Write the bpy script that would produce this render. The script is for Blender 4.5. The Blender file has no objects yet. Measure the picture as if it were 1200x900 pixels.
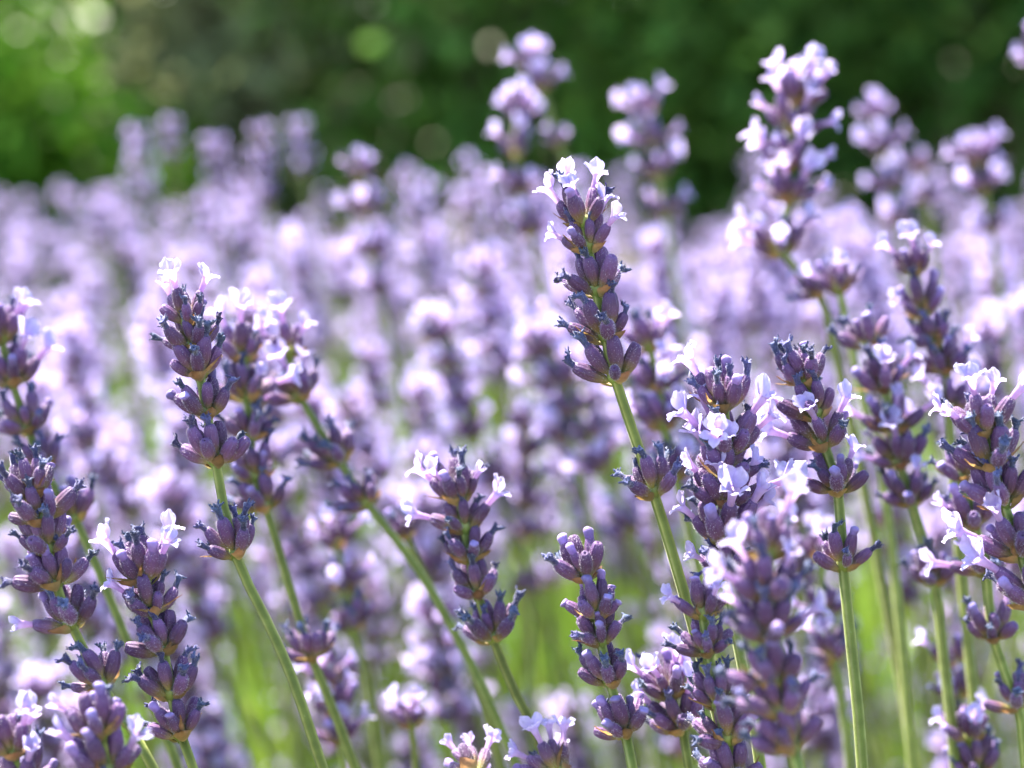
import bpy, math, random
import numpy as np
from mathutils import Vector, Matrix

# ------------------------------------------------------------------ camera
SC = bpy.context.scene
COL = SC.collection
LENS, SENSOR = 70.0, 36.0
FPX = LENS / SENSOR * 1200.0            # focal length in photo pixels
CAM_Z = 0.584
PITCH = math.atan(350.0 / FPX)          # horizon sits 350 px above centre
FOCUS = 0.37
cd = bpy.data.cameras.new('camera')
cam = bpy.data.objects.new('camera', cd); COL.objects.link(cam)
cd.lens = LENS; cd.sensor_width = SENSOR
cd.clip_start = 0.01; cd.clip_end = 2000
cam.location = (0, 0, CAM_Z)
cam.rotation_euler = (math.pi / 2 - PITCH, 0, 0)
cd.dof.use_dof = True
cd.dof.focus_distance = FOCUS
cd.dof.aperture_fstop = 9.5
cd.dof.aperture_blades = 0
SC.camera = cam

# ------------------------------------------------------------------ light
SUN_EL, SUN_AZ = math.radians(59), math.radians(-42)   # azimuth from +Y (view dir), negative = left
w = bpy.data.worlds.new('World'); SC.world = w; w.use_nodes = True
nt = w.node_tree; nt.nodes.clear()
sky = nt.nodes.new('ShaderNodeTexSky'); sky.sky_type = 'NISHITA'; sky.sun_disc = False
sky.sun_elevation = SUN_EL; sky.sun_rotation = SUN_AZ
bg = nt.nodes.new('ShaderNodeBackground'); bg.inputs[1].default_value = 0.10
wo = nt.nodes.new('ShaderNodeOutputWorld')
nt.links.new(sky.outputs[0], bg.inputs[0]); nt.links.new(bg.outputs[0], wo.inputs[0])
sd = bpy.data.lights.new('sun', 'SUN'); sd.energy = 5.0; sd.angle = math.radians(0.5)
sd.color = (1.0, 0.94, 0.84)
sun = bpy.data.objects.new('sun', sd); COL.objects.link(sun)
sdir = Vector((math.sin(SUN_AZ) * math.cos(SUN_EL), math.cos(SUN_AZ) * math.cos(SUN_EL), math.sin(SUN_EL)))
sun.rotation_euler = sdir.to_track_quat('Z', 'Y').to_euler()
sun.location = (0, 0, 5)
SC.view_settings.view_transform = 'Standard'; SC.view_settings.look = 'None'
SC.view_settings.exposure = 2.66; SC.view_settings.gamma = 1.0
SC.view_settings.use_curve_mapping = False
SC.cycles.use_denoising = True
SC.cycles.max_bounces = 8; SC.cycles.diffuse_bounces = 4; SC.cycles.transmission_bounces = 6
SC.cycles.sample_clamp_indirect = 6.0

rng = np.random.default_rng(11)
R = random.Random(5)

# ------------------------------------------------------------------ materials
def new_mat(name):
    m = bpy.data.materials.new(name); m.use_nodes = True
    n = m.node_tree; n.nodes.clear()
    return m, n, n.nodes.new, n.links.new

def ramp(N, stops):
    r = N('ShaderNodeValToRGB'); el = r.color_ramp.elements
    while len(el) < len(stops): el.new(0.5)
    for e, (p, c) in zip(el, stops): e.position = p; e.color = (*c, 1)
    return r

def piece_material(name, stops, hue=0.02, val=0.25, transl=0.25, rough=0.6, sheen=0.3, sheen_tint=(.9, .85, 1),
                   noise=(400, 0.25), bump=None, veins=None, spec=0.3):
    """colour runs along the piece (attribute t), varies per piece (attribute rnd + object random)"""
    m, n, N, L = new_mat(name)
    at = N('ShaderNodeAttribute'); at.attribute_name = 't'
    rn = N('ShaderNodeAttribute'); rn.attribute_name = 'rnd'
    oi = N('ShaderNodeObjectInfo')
    ad = N('ShaderNodeMath'); ad.operation = 'ADD'; L(rn.outputs['Fac'], ad.inputs[0]); L(oi.outputs['Random'], ad.inputs[1])
    fr = N('ShaderNodeMath'); fr.operation = 'FRACT'; L(ad.outputs[0], fr.inputs[0])
    tc = N('ShaderNodeTexCoord')
    nz = N('ShaderNodeTexNoise'); nz.inputs['Scale'].default_value = noise[0]; nz.inputs['Detail'].default_value = 3
    L(tc.outputs['Object'], nz.inputs['Vector'])
    # jitter t with noise
    ma = N('ShaderNodeMath'); ma.operation = 'MULTIPLY_ADD'; L(nz.outputs['Fac'], ma.inputs[0]); ma.inputs[1].default_value = 0.30
    L(at.outputs['Fac'], ma.inputs[2])
    sb = N('ShaderNodeMath'); sb.operation = 'MULTIPLY_ADD'; L(fr.outputs[0], sb.inputs[0]); sb.inputs[1].default_value = 0.24
    L(ma.outputs[0], sb.inputs[2])
    s2 = N('ShaderNodeMath'); s2.operation = 'SUBTRACT'; L(sb.outputs[0], s2.inputs[0]); s2.inputs[1].default_value = 0.27
    rp = ramp(N, stops); L(s2.outputs[0], rp.inputs[0])
    hs = N('ShaderNodeHueSaturation'); L(rp.outputs[0], hs.inputs['Color'])
    h1 = N('ShaderNodeMapRange'); L(fr.outputs[0], h1.inputs[0]); h1.inputs[3].default_value = 0.5 - hue; h1.inputs[4].default_value = 0.5 + hue
    L(h1.outputs[0], hs.inputs['Hue'])
    f2 = N('ShaderNodeMath'); f2.operation = 'MULTIPLY'; L(fr.outputs[0], f2.inputs[0]); f2.inputs[1].default_value = 7.31
    f3 = N('ShaderNodeMath'); f3.operation = 'FRACT'; L(f2.outputs[0], f3.inputs[0])
    v1 = N('ShaderNodeMapRange'); L(f3.outputs[0], v1.inputs[0]); v1.inputs[3].default_value = 1 - val; v1.inputs[4].default_value = 1 + val
    nv = N('ShaderNodeMapRange'); L(nz.outputs['Fac'], nv.inputs[0]); nv.inputs[1].default_value = .25; nv.inputs[2].default_value = .75
    nv.inputs[3].default_value = 1 - noise[1]; nv.inputs[4].default_value = 1 + noise[1]
    mv = N('ShaderNodeMath'); mv.operation = 'MULTIPLY'; L(v1.outputs[0], mv.inputs[0]); L(nv.outputs[0], mv.inputs[1])
    L(mv.outputs[0], hs.inputs['Value'])
    p = N('ShaderNodeBsdfPrincipled')
    L(hs.outputs[0], p.inputs['Base Color'])
    p.inputs['Roughness'].default_value = rough
    p.inputs['Specular IOR Level'].default_value = spec
    p.inputs['Sheen Weight'].default_value = sheen
    p.inputs['Sheen Roughness'].default_value = 0.35
    p.inputs['Sheen Tint'].default_value = (*sheen_tint, 1)
    if bump:
        bz = N('ShaderNodeTexNoise'); bz.inputs['Scale'].default_value = bump[0]; bz.inputs['Detail'].default_value = 4
        L(tc.outputs['Object'], bz.inputs['Vector'])
        bp = N('ShaderNodeBump'); bp.inputs['Strength'].default_value = bump[1]; bp.inputs['Distance'].default_value = 0.0003
        L(bz.outputs['Fac'], bp.inputs['Height']); L(bp.outputs[0], p.inputs['Normal'])
    o = N('ShaderNodeOutputMaterial')
    if transl > 0:
        tr = N('ShaderNodeBsdfTranslucent'); L(hs.outputs[0], tr.inputs['Color'])
        mx = N('ShaderNodeMixShader'); mx.inputs[0].default_value = transl
        L(p.outputs[0], mx.inputs[1]); L(tr.outputs[0], mx.inputs[2]); L(mx.outputs[0], o.inputs[0])
    else:
        L(p.outputs[0], o.inputs[0])
    return m

M_CALYX = piece_material('calyx_velvet', [(0.0, (.31, .31, .07)), (.22, (.26, .19, .08)), (.44, (.17, .084, .128)),
                         (.75, (.122, .055, .142)), (1.0, (.135, .070, .185))],
                         hue=.02, val=.28, transl=.2, rough=.5, sheen=.16, noise=(700, .25), bump=(3500, .5))
M_PETAL = piece_material('petal_lilac', [(0.0, (.50, .28, .54)), (.35, (.62, .45, .70)), (.62, (.52, .44, .78)), (1.0, (.68, .61, .86))],
                         hue=.02, val=.14, transl=.55, rough=.45, sheen=.25, noise=(900, .12), bump=(1800, .35))
M_WITHER = piece_material('withered_petal', [(0.0, (.11, .065, .16)), (.45, (.04, .042, .10)), (1.0, (.065, .075, .17))],
                          hue=.03, val=.4, transl=.06, rough=.7, sheen=.6, noise=(1500, .45), bump=(3000, .9))
M_BRACT = piece_material('papery_bract', [(0.0, (.40, .37, .12)), (.4, (.36, .22, .09)), (1.0, (.25, .12, .05))],
                         hue=.02, val=.35, transl=.38, rough=.6, sheen=.2, sheen_tint=(1, .9, .7), noise=(900, .35), bump=(1500, .5))
M_STEM = piece_material('stem_green', [(0.0, (.09, .125, .018)), (.5, (.17, .21, .036)), (1.0, (.33, .345, .11))],
                        hue=.015, val=.18, transl=.08, rough=.55, sheen=.18, sheen_tint=(1, 1, .7), noise=(300, .22), bump=(2500, .4))
M_BUD = piece_material('bud_violet', [(0.0, (.13, .06, .18)), (.5, (.23, .15, .38)), (1.0, (.33, .25, .54))],
                       hue=.02, val=.25, transl=.25, rough=.5, sheen=.3, noise=(900, .2), bump=(2500, .5))
M_FUZZ = piece_material('pale_fuzz', [(0.0, (.70, .64, .76)), (1.0, (.82, .79, .87))], val=.1, transl=.5, rough=.6, sheen=0, noise=(100, .0))
M_LEAF = piece_material('lavender_leaf', [(0.0, (.13, .25, .018)), (1.0, (.23, .36, .04))],
                        hue=.025, val=.35, transl=.42, rough=.5, sheen=.1, noise=(60, .25))
MATS = [M_CALYX, M_PETAL, M_WITHER, M_BRACT, M_STEM, M_FUZZ, M_LEAF, M_BUD]
CALYX, PETAL, WITHER, BRACT, STEM, FUZZ, LEAF, BUDM = range(8)

# ------------------------------------------------------------------ geometry container
class Geo:
    """verts, faces, material index per face, t and rnd per vertex"""
    def __init__(s): s.v = []; s.f = []; s.m = []; s.t = []; s.r = []; s.n = 0
    def grid(s, P, T, mat, closed=False, rnd=0.0):
        """P: (rows, cols, 3), T: (rows,) or (rows, cols)"""
        P = np.asarray(P, float); a, b = P.shape[:2]
        T = np.asarray(T, float)
        if T.ndim == 1: T = np.repeat(T[:, None], b, 1)
        s.v.append(P.reshape(-1, 3)); s.t.append(T.reshape(-1)); s.r.append(np.full(a * b, rnd))
        bb = b if closed else b - 1
        for i in range(a - 1):
            for j in range(bb):
                k = (j + 1) % b
                s.f.append((s.n + i * b + j, s.n + i * b + k, s.n + (i + 1) * b + k, s.n + (i + 1) * b + j)); s.m.append(mat)
        s.n += a * b
    def tris(s, V, F, T, mat, rnd=0.0):
        V = np.asarray(V, float)
        s.v.append(V); s.t.append(np.asarray(T, float)); s.r.append(np.full(len(V), rnd))
        for f in F: s.f.append(tuple(s.n + i for i in f)); s.m.append(mat)
        s.n += len(V)
    def arrays(s):
        return np.concatenate(s.v), s.f, s.m, np.concatenate(s.t), np.concatenate(s.r)
    def add(s, arr, M, rnd=0.0):
        V, F, m, T, r = arr
        M = np.array(M)
        s.v.append(V @ M[:3, :3].T + M[:3, 3]); s.t.append(T); s.r.append(r + rnd)
        s.f.extend([tuple(i + s.n for i in f) for f in F]); s.m.extend(m); s.n += len(V)
    def mesh(s, name, smooth=True):
        V, F, m, T, r = s.arrays()
        me = bpy.data.meshes.new(name)
        me.from_pydata(V.tolist(), [], F)
        used = sorted(set(m)); mp = {k: i for i, k in enumerate(used)}
        for k in used: me.materials.append(MATS[k])
        me.polygons.foreach_set('material_index', np.array([mp[k] for k in m], dtype=np.int32))
        me.polygons.foreach_set('use_smooth', np.full(len(F), smooth, dtype=bool))
        a = me.attributes.new('t', 'FLOAT', 'POINT'); a.data.foreach_set('value', T.astype(np.float32))
        a = me.attributes.new('rnd', 'FLOAT', 'POINT'); a.data.foreach_set('value', r.astype(np.float32))
        me.update()
        return me

MM = 0.001
def lathe(g, prof, segs, mat, bend=(0, 0), rib=None, crumple=0.0, rnd=0.0, rs=None, trange=(0, 1)):
    """prof: list of (z, r) in mm. bend: xy offset (mm) growing with (z/zmax)^2"""
    prof = np.array(prof, float); zm = prof[:, 0].max() - prof[:, 0].min() + 1e-9
    P = np.zeros((len(prof), segs, 3)); ph = np.arange(segs) / segs * 2 * math.pi
    for i, (z, r) in enumerate(prof):
        u = (z - prof[0, 0]) / zm
        rr = np.full(segs, r)
        if rib: rr = rr * (1 + rib[1] * np.cos(rib[0] * ph) * min(1, 4 * u) * (1 if u < .97 else .3))
        zz = np.full(segs, z)
        if crumple and rs is not None:
            rr = rr * (1 + rs.normal(0, crumple, segs) * min(1, u * 2)); zz = zz + rs.normal(0, crumple * r * .8, segs) * u
        P[i, :, 0] = rr * np.cos(ph) + bend[0] * u * u
        P[i, :, 1] = rr * np.sin(ph) + bend[1] * u * u
        P[i, :, 2] = zz
    T = trange[0] + (trange[1] - trange[0]) * (prof[:, 0] - prof[0, 0]) / zm
    g.grid(P * MM, T, mat, closed=True, rnd=rnd)
    return bend

def calyx_geo(seed, hi=True):
    rs = np.random.default_rng(seed); g = Geo()
    L = 6.0 * rs.uniform(.92, 1.08); w = 1.22 * rs.uniform(.9, 1.1)
    if hi:
        us = [0, .05, .14, .26, .4, .55, .7, .82, .9, .955, .985, .985, .95]
        rr = [.30, .40, .58, .78, .94, 1.0, .97, .88, .78, .66, .48, .28, .10]
        segs = 40
    else:
        us = [0, .55, 1.0]; rr = [.4, 1.05, .5]; segs = 5
    b = (-rs.uniform(.1, .9), rs.normal(0, .25))
    prof = [(u * L, r * w) for u, r in zip(us, rr)]
    lathe(g, prof, segs, CALYX, bend=b, rib=(10, .07) if hi else None)
    if hi:   # short pale hairs
        V = []; F = []; T = []
        for k in range(330):
            u = rs.uniform(.06, .96); ph = rs.uniform(0, 2 * math.pi)
            r = np.interp(u, us[:10], rr[:10]) * w
            p = np.array([r * math.cos(ph) + b[0] * u * u, r * math.sin(ph) + b[1] * u * u, u * L])
            nrm = np.array([math.cos(ph), math.sin(ph), .55 + rs.normal(0, .35)]) + rs.normal(0, .25, 3)
            nrm /= np.linalg.norm(nrm); ln = rs.uniform(.15, .46)
            sd_ = np.array([-math.sin(ph), math.cos(ph), 0]) * .026
            i = len(V); V += [p - sd_, p + sd_, p + nrm * ln]; F.append((i, i + 1, i + 2)); T += [0, 0, 1]
        g.tris(np.array(V) * MM, F, T, FUZZ)
    return g, (L, b)

def petal(g, base, ax, side, length, width, t0, t1, nu, nv, rs, wavy=.12, curl=0.0, cup=.25, rnd=0.0):
    """base point, ax0->ax1 directions (start, end), side = width direction"""
    a0, a1 = [np.array(x, float) for x in ax]; side = np.array(side, float)
    P = np.zeros((nv, nu, 3)); pos = np.array(base, float); T = np.zeros(nv)
    ph = rs.uniform(0, 6.28)
    for i in range(nv):
        s = i / (nv - 1)
        d = a0 * (1 - s) + a1 * s
        d /= np.linalg.norm(d)
        if i: pos = pos + d * length / (nv - 1)
        if s < .6: wd = .42 + .58 * math.sin(s / .6 * math.pi / 2)
        else: wd = math.sqrt(max(0.0, 1 - ((s - .6) / .42) ** 2))
        nrm = np.cross(d, side); nrm /= np.linalg.norm(nrm)
        for j in range(nu):
            q = (j / (nu - 1) - .5) * 2
            P[i, j] = pos + side * q * wd * width / 2 + nrm * (cup * width * .5 * q * q * wd + wavy * s * (math.sin(q * 4 + ph + s * 3) + .45 * math.sin(q * 9 + ph * 2 + s * 7)) * width * .5) \
                      - d * (.12 * length * q * q * s)
        T[i] = t0 + (t1 - t0) * s
    g.grid(P * MM, T, PETAL, rnd=rnd)

def corolla_geo(seed, hi=True, openness=1.0, size=1.0):
    """origin at the calyx mouth, +z out along the tube, +x = lower lip side"""
    rs = np.random.default_rng(seed + 500); g = Geo()
    L = 3.4 * size * rs.uniform(.9, 1.1)
    b = (.9 * rs.uniform(.2, 1), rs.normal(0, .3))
    if hi: prof = [(-1.2, .42), (0, .52), (L * .3, .56), (L * .6, .64), (L * .85, .80), (L, 1.0)]; segs = 14
    else: prof = [(0, .5), (L, 1.15)]; segs = 5
    lathe(g, prof, segs, PETAL, bend=b, trange=(0, .42), crumple=.03 if hi else 0, rs=rs)
    c = np.array([b[0], b[1], L])
    lobes = [(180 - 34, 30, 3.5, 3.2), (180 + 34, 30, 3.5, 3.2), (0, 88, 2.4, 2.0), (62, 84, 2.1, 1.6), (-62, 84, 2.1, 1.6)]
    for ang, tilt, ln, wd in lobes:
        a = math.radians(ang + rs.normal(0, 6)); tl = math.radians((tilt + rs.normal(0, 10)) * openness)
        rad = np.array([math.cos(a), math.sin(a), 0]); z = np.array([0, 0, 1.0])
        base = c + rad * .82 - z * .25
        d0 = z * .8 + rad * .35 * openness; d1 = z * math.cos(tl) + rad * math.sin(tl)
        d1 = d1 + rad * .25 * openness * rs.uniform(-.6, 1)
        sd_ = np.array([-math.sin(a), math.cos(a), 0])
        k = size * rs.uniform(.86, 1.1) * (.75 + .25 * openness)
        petal(g, base, (d0, d1), sd_, ln * k, wd * k, .45, 1.0, 9 if hi else 2, 9 if hi else 3, rs, wavy=rs.uniform(.12, .32), cup=rs.uniform(-.15, .35))
    return g

def withered_geo(seed, hi=True):
    rs = np.random.default_rng(seed + 900); g = Geo()
    L = rs.uniform(1.7, 2.8); b = (rs.uniform(-.6, 1.0), rs.normal(0, .5))
    if hi:
        prof = [(-.8, .55), (0, .62), (L * .3, .52), (L * .6, .60), (L * .82, .82), (L * .95, .85), (L, .55), (L * .93, .15)]
        lathe(g, prof, 11, WITHER, bend=b, crumple=.16, rs=rs)
        for k in range(rs.integers(5, 7)):      # shrivelled lobes
            a = rs.uniform(0, 6.28); rad = np.array([math.cos(a), math.sin(a), 0])
            n = 4; P = np.zeros((n, 4, 3)); pos = np.array([b[0], b[1], L * .88]) + rad * .55
            d = rad * rs.uniform(.2, 1.1) + np.array([0, 0, rs.uniform(.3, 1.0)]); d /= np.linalg.norm(d)
            sd_ = np.cross(d, rad + np.array([.1, .2, .5])); sd_ /= np.linalg.norm(sd_)
            up = np.cross(d, sd_)
            ln = rs.uniform(.6, 1.3)
            for i in range(n):
                s = i / (n - 1); r0 = (.42 * (1 - s) + .14 * s) * rs.uniform(.7, 1.2)
                for j in range(4):
                    an = j * math.pi / 2
                    P[i, j] = pos + d * ln * s + (sd_ * math.cos(an) + up * .6 * math.sin(an)) * r0 + rs.normal(0, .08, 3)
            g.grid(P * MM, np.linspace(.6, 1, n), WITHER, closed=True)
        V = []; F = []; T = []
        for k in range(90):
            u = rs.uniform(0, 1.0); ph = rs.uniform(0, 6.28); r = .66
            p = np.array([r * math.cos(ph) + b[0] * u * u, r * math.sin(ph) + b[1] * u * u, u * L])
            nrm = np.array([math.cos(ph), math.sin(ph), .5]) + rs.normal(0, .3, 3); nrm /= np.linalg.norm(nrm)
            sd_ = np.array([-math.sin(ph), math.cos(ph), 0]) * .024
            i = len(V); V += [p - sd_, p + sd_, p + nrm * rs.uniform(.1, .28)]; F.append((i, i + 1, i + 2)); T += [0, 0, 1]
        g.tris(np.array(V) * MM, F, T, FUZZ)
    else:
        lathe(g, [(0, .5), (L, .7)], 4, WITHER, bend=b)
    return g

def bud_geo(seed, hi=True):
    rs = np.random.default_rng(seed + 1300); g = Geo()
    L = rs.uniform(.9, 2.6); b = (rs.uniform(-.3, .4), rs.normal(0, .2))
    us = [-.4, 0, .3, .55, .78, .92, 1.0]; rr = [.6, .66, .70, .80, .74, .46, .02]
    lathe(g, [(u * L, r * 1.2) for u, r in zip(us, rr)], 12 if hi else 5, BUDM, bend=b, rib=(4, .10), crumple=.05, rs=rs)
    return g

def bract_geo(seed, linear=False):
    """origin on the stem, +z up along the stem, +x outward"""
    rs = np.random.default_rng(seed + 1700); g = Geo()
    nv, nu = 8, 7
    P = np.zeros((nv, nu, 3))
    if linear: ln, wd, a0, a1 = rs.uniform(5.0, 8.0), 1.0, 75, rs.uniform(30, 70)
    else: ln, wd, a0, a1 = rs.uniform(3.4, 4.8), rs.uniform(3.2, 4.4), 85, rs.uniform(22, 50)
    pos = np.array([.8, 0, -.2]) if linear else np.array([.75, 0, -.9])
    yj = rs.normal(0, .3)
    for i in range(nv):
        s = i / (nv - 1); a = math.radians(a0 + (a1 - a0) * s)
        d = np.array([math.sin(a), yj * s, math.cos(a)]); d /= np.linalg.norm(d)
        if i: pos = pos + d * ln / (nv - 1)
        w_ = (math.sin(min(1, s / .4) * math.pi / 2) * .75 + .25) if s < .4 else max(.02, 1 - ((s - .4) / .6) ** 1.4)
        nrm = np.array([math.cos(a), 0, -math.sin(a)])
        for j in range(nu):
            q = (j / (nu - 1) - .5) * 2
            P[i, j] = pos + np.array([0, 1, 0]) * q * w_ * wd / 2 - nrm * (.35 * wd * q * q * w_) + rs.normal(0, .05, 3)
    g.grid(P * MM, np.linspace(0, 1, nv), BRACT)
    return g

def node_geo(seed):
    rs = np.random.default_rng(seed + 2100); g = Geo()
    lathe(g, [(-1.3, .85), (-.7, 1.0), (-.2, 1.35), (.4, 1.55), (1.0, 1.35), (1.5, .9)], 12, STEM, crumple=.06, rs=rs)
    return g

NV = 7
CAL = []; CALG = []
for i in range(NV):
    g, info = calyx_geo(i); CALG.append((g.arrays(), info)); CAL.append((g.mesh('calyx'), info))
CORG = [corolla_geo(i, True, op, sz) for i, (op, sz) in enumerate([(1, 1), (1.1, .95), (.9, 1.05), (1, .85), (.55, .85), (.35, .7)])]
COR = [g.mesh('flower') for g in CORG]
WITG = [withered_geo(i) for i in range(7)]; WIT = [g.mesh('withered_flower') for g in WITG]
BUDG = [bud_geo(i) for i in range(4)]; BUD = [g.mesh('flower_bud') for g in BUDG]
BRAG = [bract_geo(i) for i in range(4)]; BRA = [g.mesh('bract') for g in BRAG]
BRLG = [bract_geo(i + 20, True) for i in range(3)]; BRL = [g.mesh('bract') for g in BRLG]
NODG = [node_geo(i) for i in range(3)]; NOD = [g.mesh('whorl') for g in NODG]
# coarse pieces for the distant spikes
LCAL = [calyx_geo(i, False) for i in range(3)]; LCAL = [(g.arrays(), inf) for g, inf in LCAL]
LCOR = [corolla_geo(i, False).arrays() for i in range(3)]
LWIT = [withered_geo(i, False).arrays() for i in range(2)]

# ------------------------------------------------------------------ whorl layout
def frame(z, x):
    z = z.normalized(); y = z.cross(x); y.normalize(); x = y.cross(z)
    return Matrix(((x.x, y.x, z.x, 0), (x.y, y.y, z.y, 0), (x.z, y.z, z.z, 0), (0, 0, 0, 1)))

def layout(rs, size=1.0, opens=(), n=None, p_open=0.0, p_wither=.55, p_bud=.2, top=False, bracts=True):
    """list of (kind, variant, matrix, calyx variant): pieces of one whorl in its own frame, z up the stem, x to the viewer's right"""
    out = []
    n = n or rs.choice([8, 9, 10, 11])
    off = rs.uniform(0, 360)
    slots = []
    for k in range(n):
        az = off + k * 360 / n + rs.uniform(-11, 11)
        outer = (k % 2 == 0)
        tilt = rs.uniform(44, 70) if outer else rs.uniform(16, 38)
        if top: tilt *= .78
        slots.append([az % 360, tilt, outer, None])
    for a in opens:
        best = min((s for s in slots if s[3] is None), key=lambda s: abs((s[0] - a + 180) % 360 - 180), default=None)
        if best: best[0] = a + rs.uniform(-6, 6); best[3] = 'O'; best[1] = max(best[1], rs.uniform(26, 44))
    for az, tilt, outer, st in slots:
        if st is None:
            q = rs.random()
            st = 'O' if q < p_open else 'W' if q < p_open + p_wither else 'B' if q < p_open + p_wither + p_bud else 'N'
        a = math.radians(az); t = math.radians(tilt)
        rad = Vector((math.cos(a), math.sin(a), 0))
        z = rad * math.sin(t) + Vector((0, 0, math.cos(t)))
        Rm = frame(z, rad * math.cos(t) - Vector((0, 0, math.sin(t))))
        k = size * rs.choice([rs.uniform(.9, 1.12), rs.uniform(.74, 1.0)])
        pos = (rad * (1.15 if outer else .95) + Vector((0, 0, rs.uniform(-.3, .3) if outer else rs.uniform(.5, 1.3)))) * MM * size
        Mx = Matrix.Translation(pos) @ Rm @ Matrix.Diagonal((k, k, k, 1))
        cv = rs.randrange(NV)
        out.append(('calyx', cv, Mx))
        if st != 'N':
            Lc, b = CAL[cv][1]
            tipd = Vector((2 * b[0], 2 * b[1], Lc)).normalized()      # tangent of the bent calyx at its mouth
            tip = Vector((b[0], b[1], Lc * .95)) * MM
            Mt = Mx @ Matrix.Translation(tip) @ frame(tipd, Vector((1, 0, 0)))
            if st == 'O':
                Mt = Mt @ Matrix.Rotation(rs.uniform(-.35, .35), 4, 'Z')
                out.append(('flower', rs.choice([0, 1, 2, 3, 0, 1, 2, 4, 5]), Mt))
            elif st == 'W':
                out.append(('withered_flower', rs.randrange(7), Mt @ Matrix.Rotation(rs.uniform(0, 6.28), 4, 'Z')))
            else: out.append(('flower_bud', rs.randrange(4), Mt))
    if bracts:
        o2 = rs.uniform(0, 360)
        for j in range(2):
            a = math.radians(o2 + j * 180 + rs.uniform(-15, 15))
            out.append(('bract', rs.randrange(4), Matrix.Rotation(a, 4, 'Z') @ Matrix.Translation((0, 0, -.3 * MM)) @ Matrix.Diagonal((size, size, size, 1))))
        for j in range(rs.choice([1, 2, 2])):
            a = rs.uniform(0, 6.28)
            out.append(('thin_bract', rs.randrange(3), Matrix.Rotation(a, 4, 'Z') @ Matrix.Diagonal((size, size, size, 1))))
    return out

MESHES = {'calyx': [c[0] for c in CAL], 'flower': COR, 'withered_flower': WIT, 'flower_bud': BUD, 'bract': BRA, 'thin_bract': BRL}
GEOS = {'calyx': [c[0] for c in CALG], 'flower': [g.arrays() for g in CORG], 'withered_flower': [g.arrays() for g in WITG],
        'flower_bud': [g.arrays() for g in BUDG], 'bract': [g.arrays() for g in BRAG], 'thin_bract': [g.arrays() for g in BRLG]}

# ------------------------------------------------------------------ curves and stems
def catmull(pts, step=0.006):
    out = []
    P = [Vector(p) for p in pts]
    P = [P[0] * 2 - P[1]] + P + [P[-1] * 2 - P[-2]]
    for i in range(1, len(P) - 2):
        a, b, c, d = P[i - 1:i + 3]
        n = max(2, int((c - b).length / step))
        for k in range(n):
            t = k / n
            out.append(.5 * ((2 * b) + (c - a) * t + (2 * a - 5 * b + 4 * c - d) * t * t + (3 * b - a - 3 * c + d) * t ** 3))
    out.append(P[-2])
    return out

def stem_mesh(path, r0, r1, hairs=0, seed=0, prof=12):
    """square stem with rounded grooves, swept along path (top to bottom)"""
    rs = np.random.default_rng(seed); g = Geo()
    n = len(path); P = np.zeros((n, prof, 3)); T = np.zeros((n, prof))
    X = Vector((1, 0, 0))
    ph = np.arange(prof) / prof * 2 * math.pi
    sq = 1 + .13 * np.cos(4 * (ph - .5)) if prof >= 8 else np.ones(prof)
    L = 0
    for i in range(n):
        tg = (path[min(i + 1, n - 1)] - path[max(i - 1, 0)]).normalized()
        y = tg.cross(X).normalized(); x = y.cross(tg).normalized(); X = x
        if i: L += (path[i] - path[i - 1]).length
        r = r0 + (r1 - r0) * min(1, L / .12)
        rr = r * sq
        for j in range(prof):
            P[i, j] = path[i] + (x * math.cos(ph[j]) + y * math.sin(ph[j])) * rr[j]
        T[i] = (sq - .87) / .26 if prof >= 8 else .5
        if hairs and L < .12:
            V = []; F = []; TT = []
            for k in range(hairs):
                a = rs.uniform(0, 6.28)
                d = x * math.cos(a) + y * math.sin(a)
                p = path[i] + d * r * 1.0 + tg * rs.uniform(-.003, .003); s_ = (y * math.cos(a) - x * math.sin(a)) * .016 * MM
                e = p + (d + tg * rs.normal(0, .5)) * rs.uniform(.10, .28) * MM
                q = len(V); V += [p - s_, p + s_, e]; F.append((q, q + 1, q + 2)); TT += [0, 0, 1]
            g.tris(V, F, TT, FUZZ)
    g.grid(P, T, STEM, closed=True)
    return g.mesh('stem')

def link(name, me, parent=None, M=None):
    o = bpy.data.objects.new(name, me); COL.objects.link(o)
    if parent: o.parent = parent
    if M is not None: o.matrix_basis = M
    return o

def tag(o, label=None, cat=None, group=None, kind=None):
    if label: o['label'] = label
    if cat: o['category'] = cat
    if group: o['group'] = group
    if kind: o['kind'] = kind

def build_whorl(parent, M, lay, rs):
    """whorl node with calyces, flowers and bracts as its pieces"""
    wn = link('whorl', NOD[rs.randrange(3)], parent, M)
    for kind, v, Mx in lay:
        link('bract' if kind == 'thin_bract' else kind, MESHES[kind][v], wn, Mx)
    return wn

CAMM = Matrix.Translation((0, 0, CAM_Z)) @ Matrix.Rotation(math.pi / 2 - PITCH, 4, 'X')
def at(u, v, d):
    return CAMM @ Vector(((u - 600) / FPX * d, -(v - 450) / FPX * d, -d))

def tail(pts):
    """carry a stem from its last seen point down to the ground, straightening as it goes"""
    p = pts[-1]; d = (pts[-1] - pts[-2]).normalized()
    sx, sy = d.x / max(.2, -d.z), d.y / max(.2, -d.z)
    q = p.copy(); n = 6; h = (p.z + .008) / n; out = []
    for k in range(n):
        f = (1 - (k + 1) / n) * .9 + .1
        q = Vector((q.x + sx * h * f, q.y + sy * h * f * .6, q.z - h)); out.append(q)
    return pts + out

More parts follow.
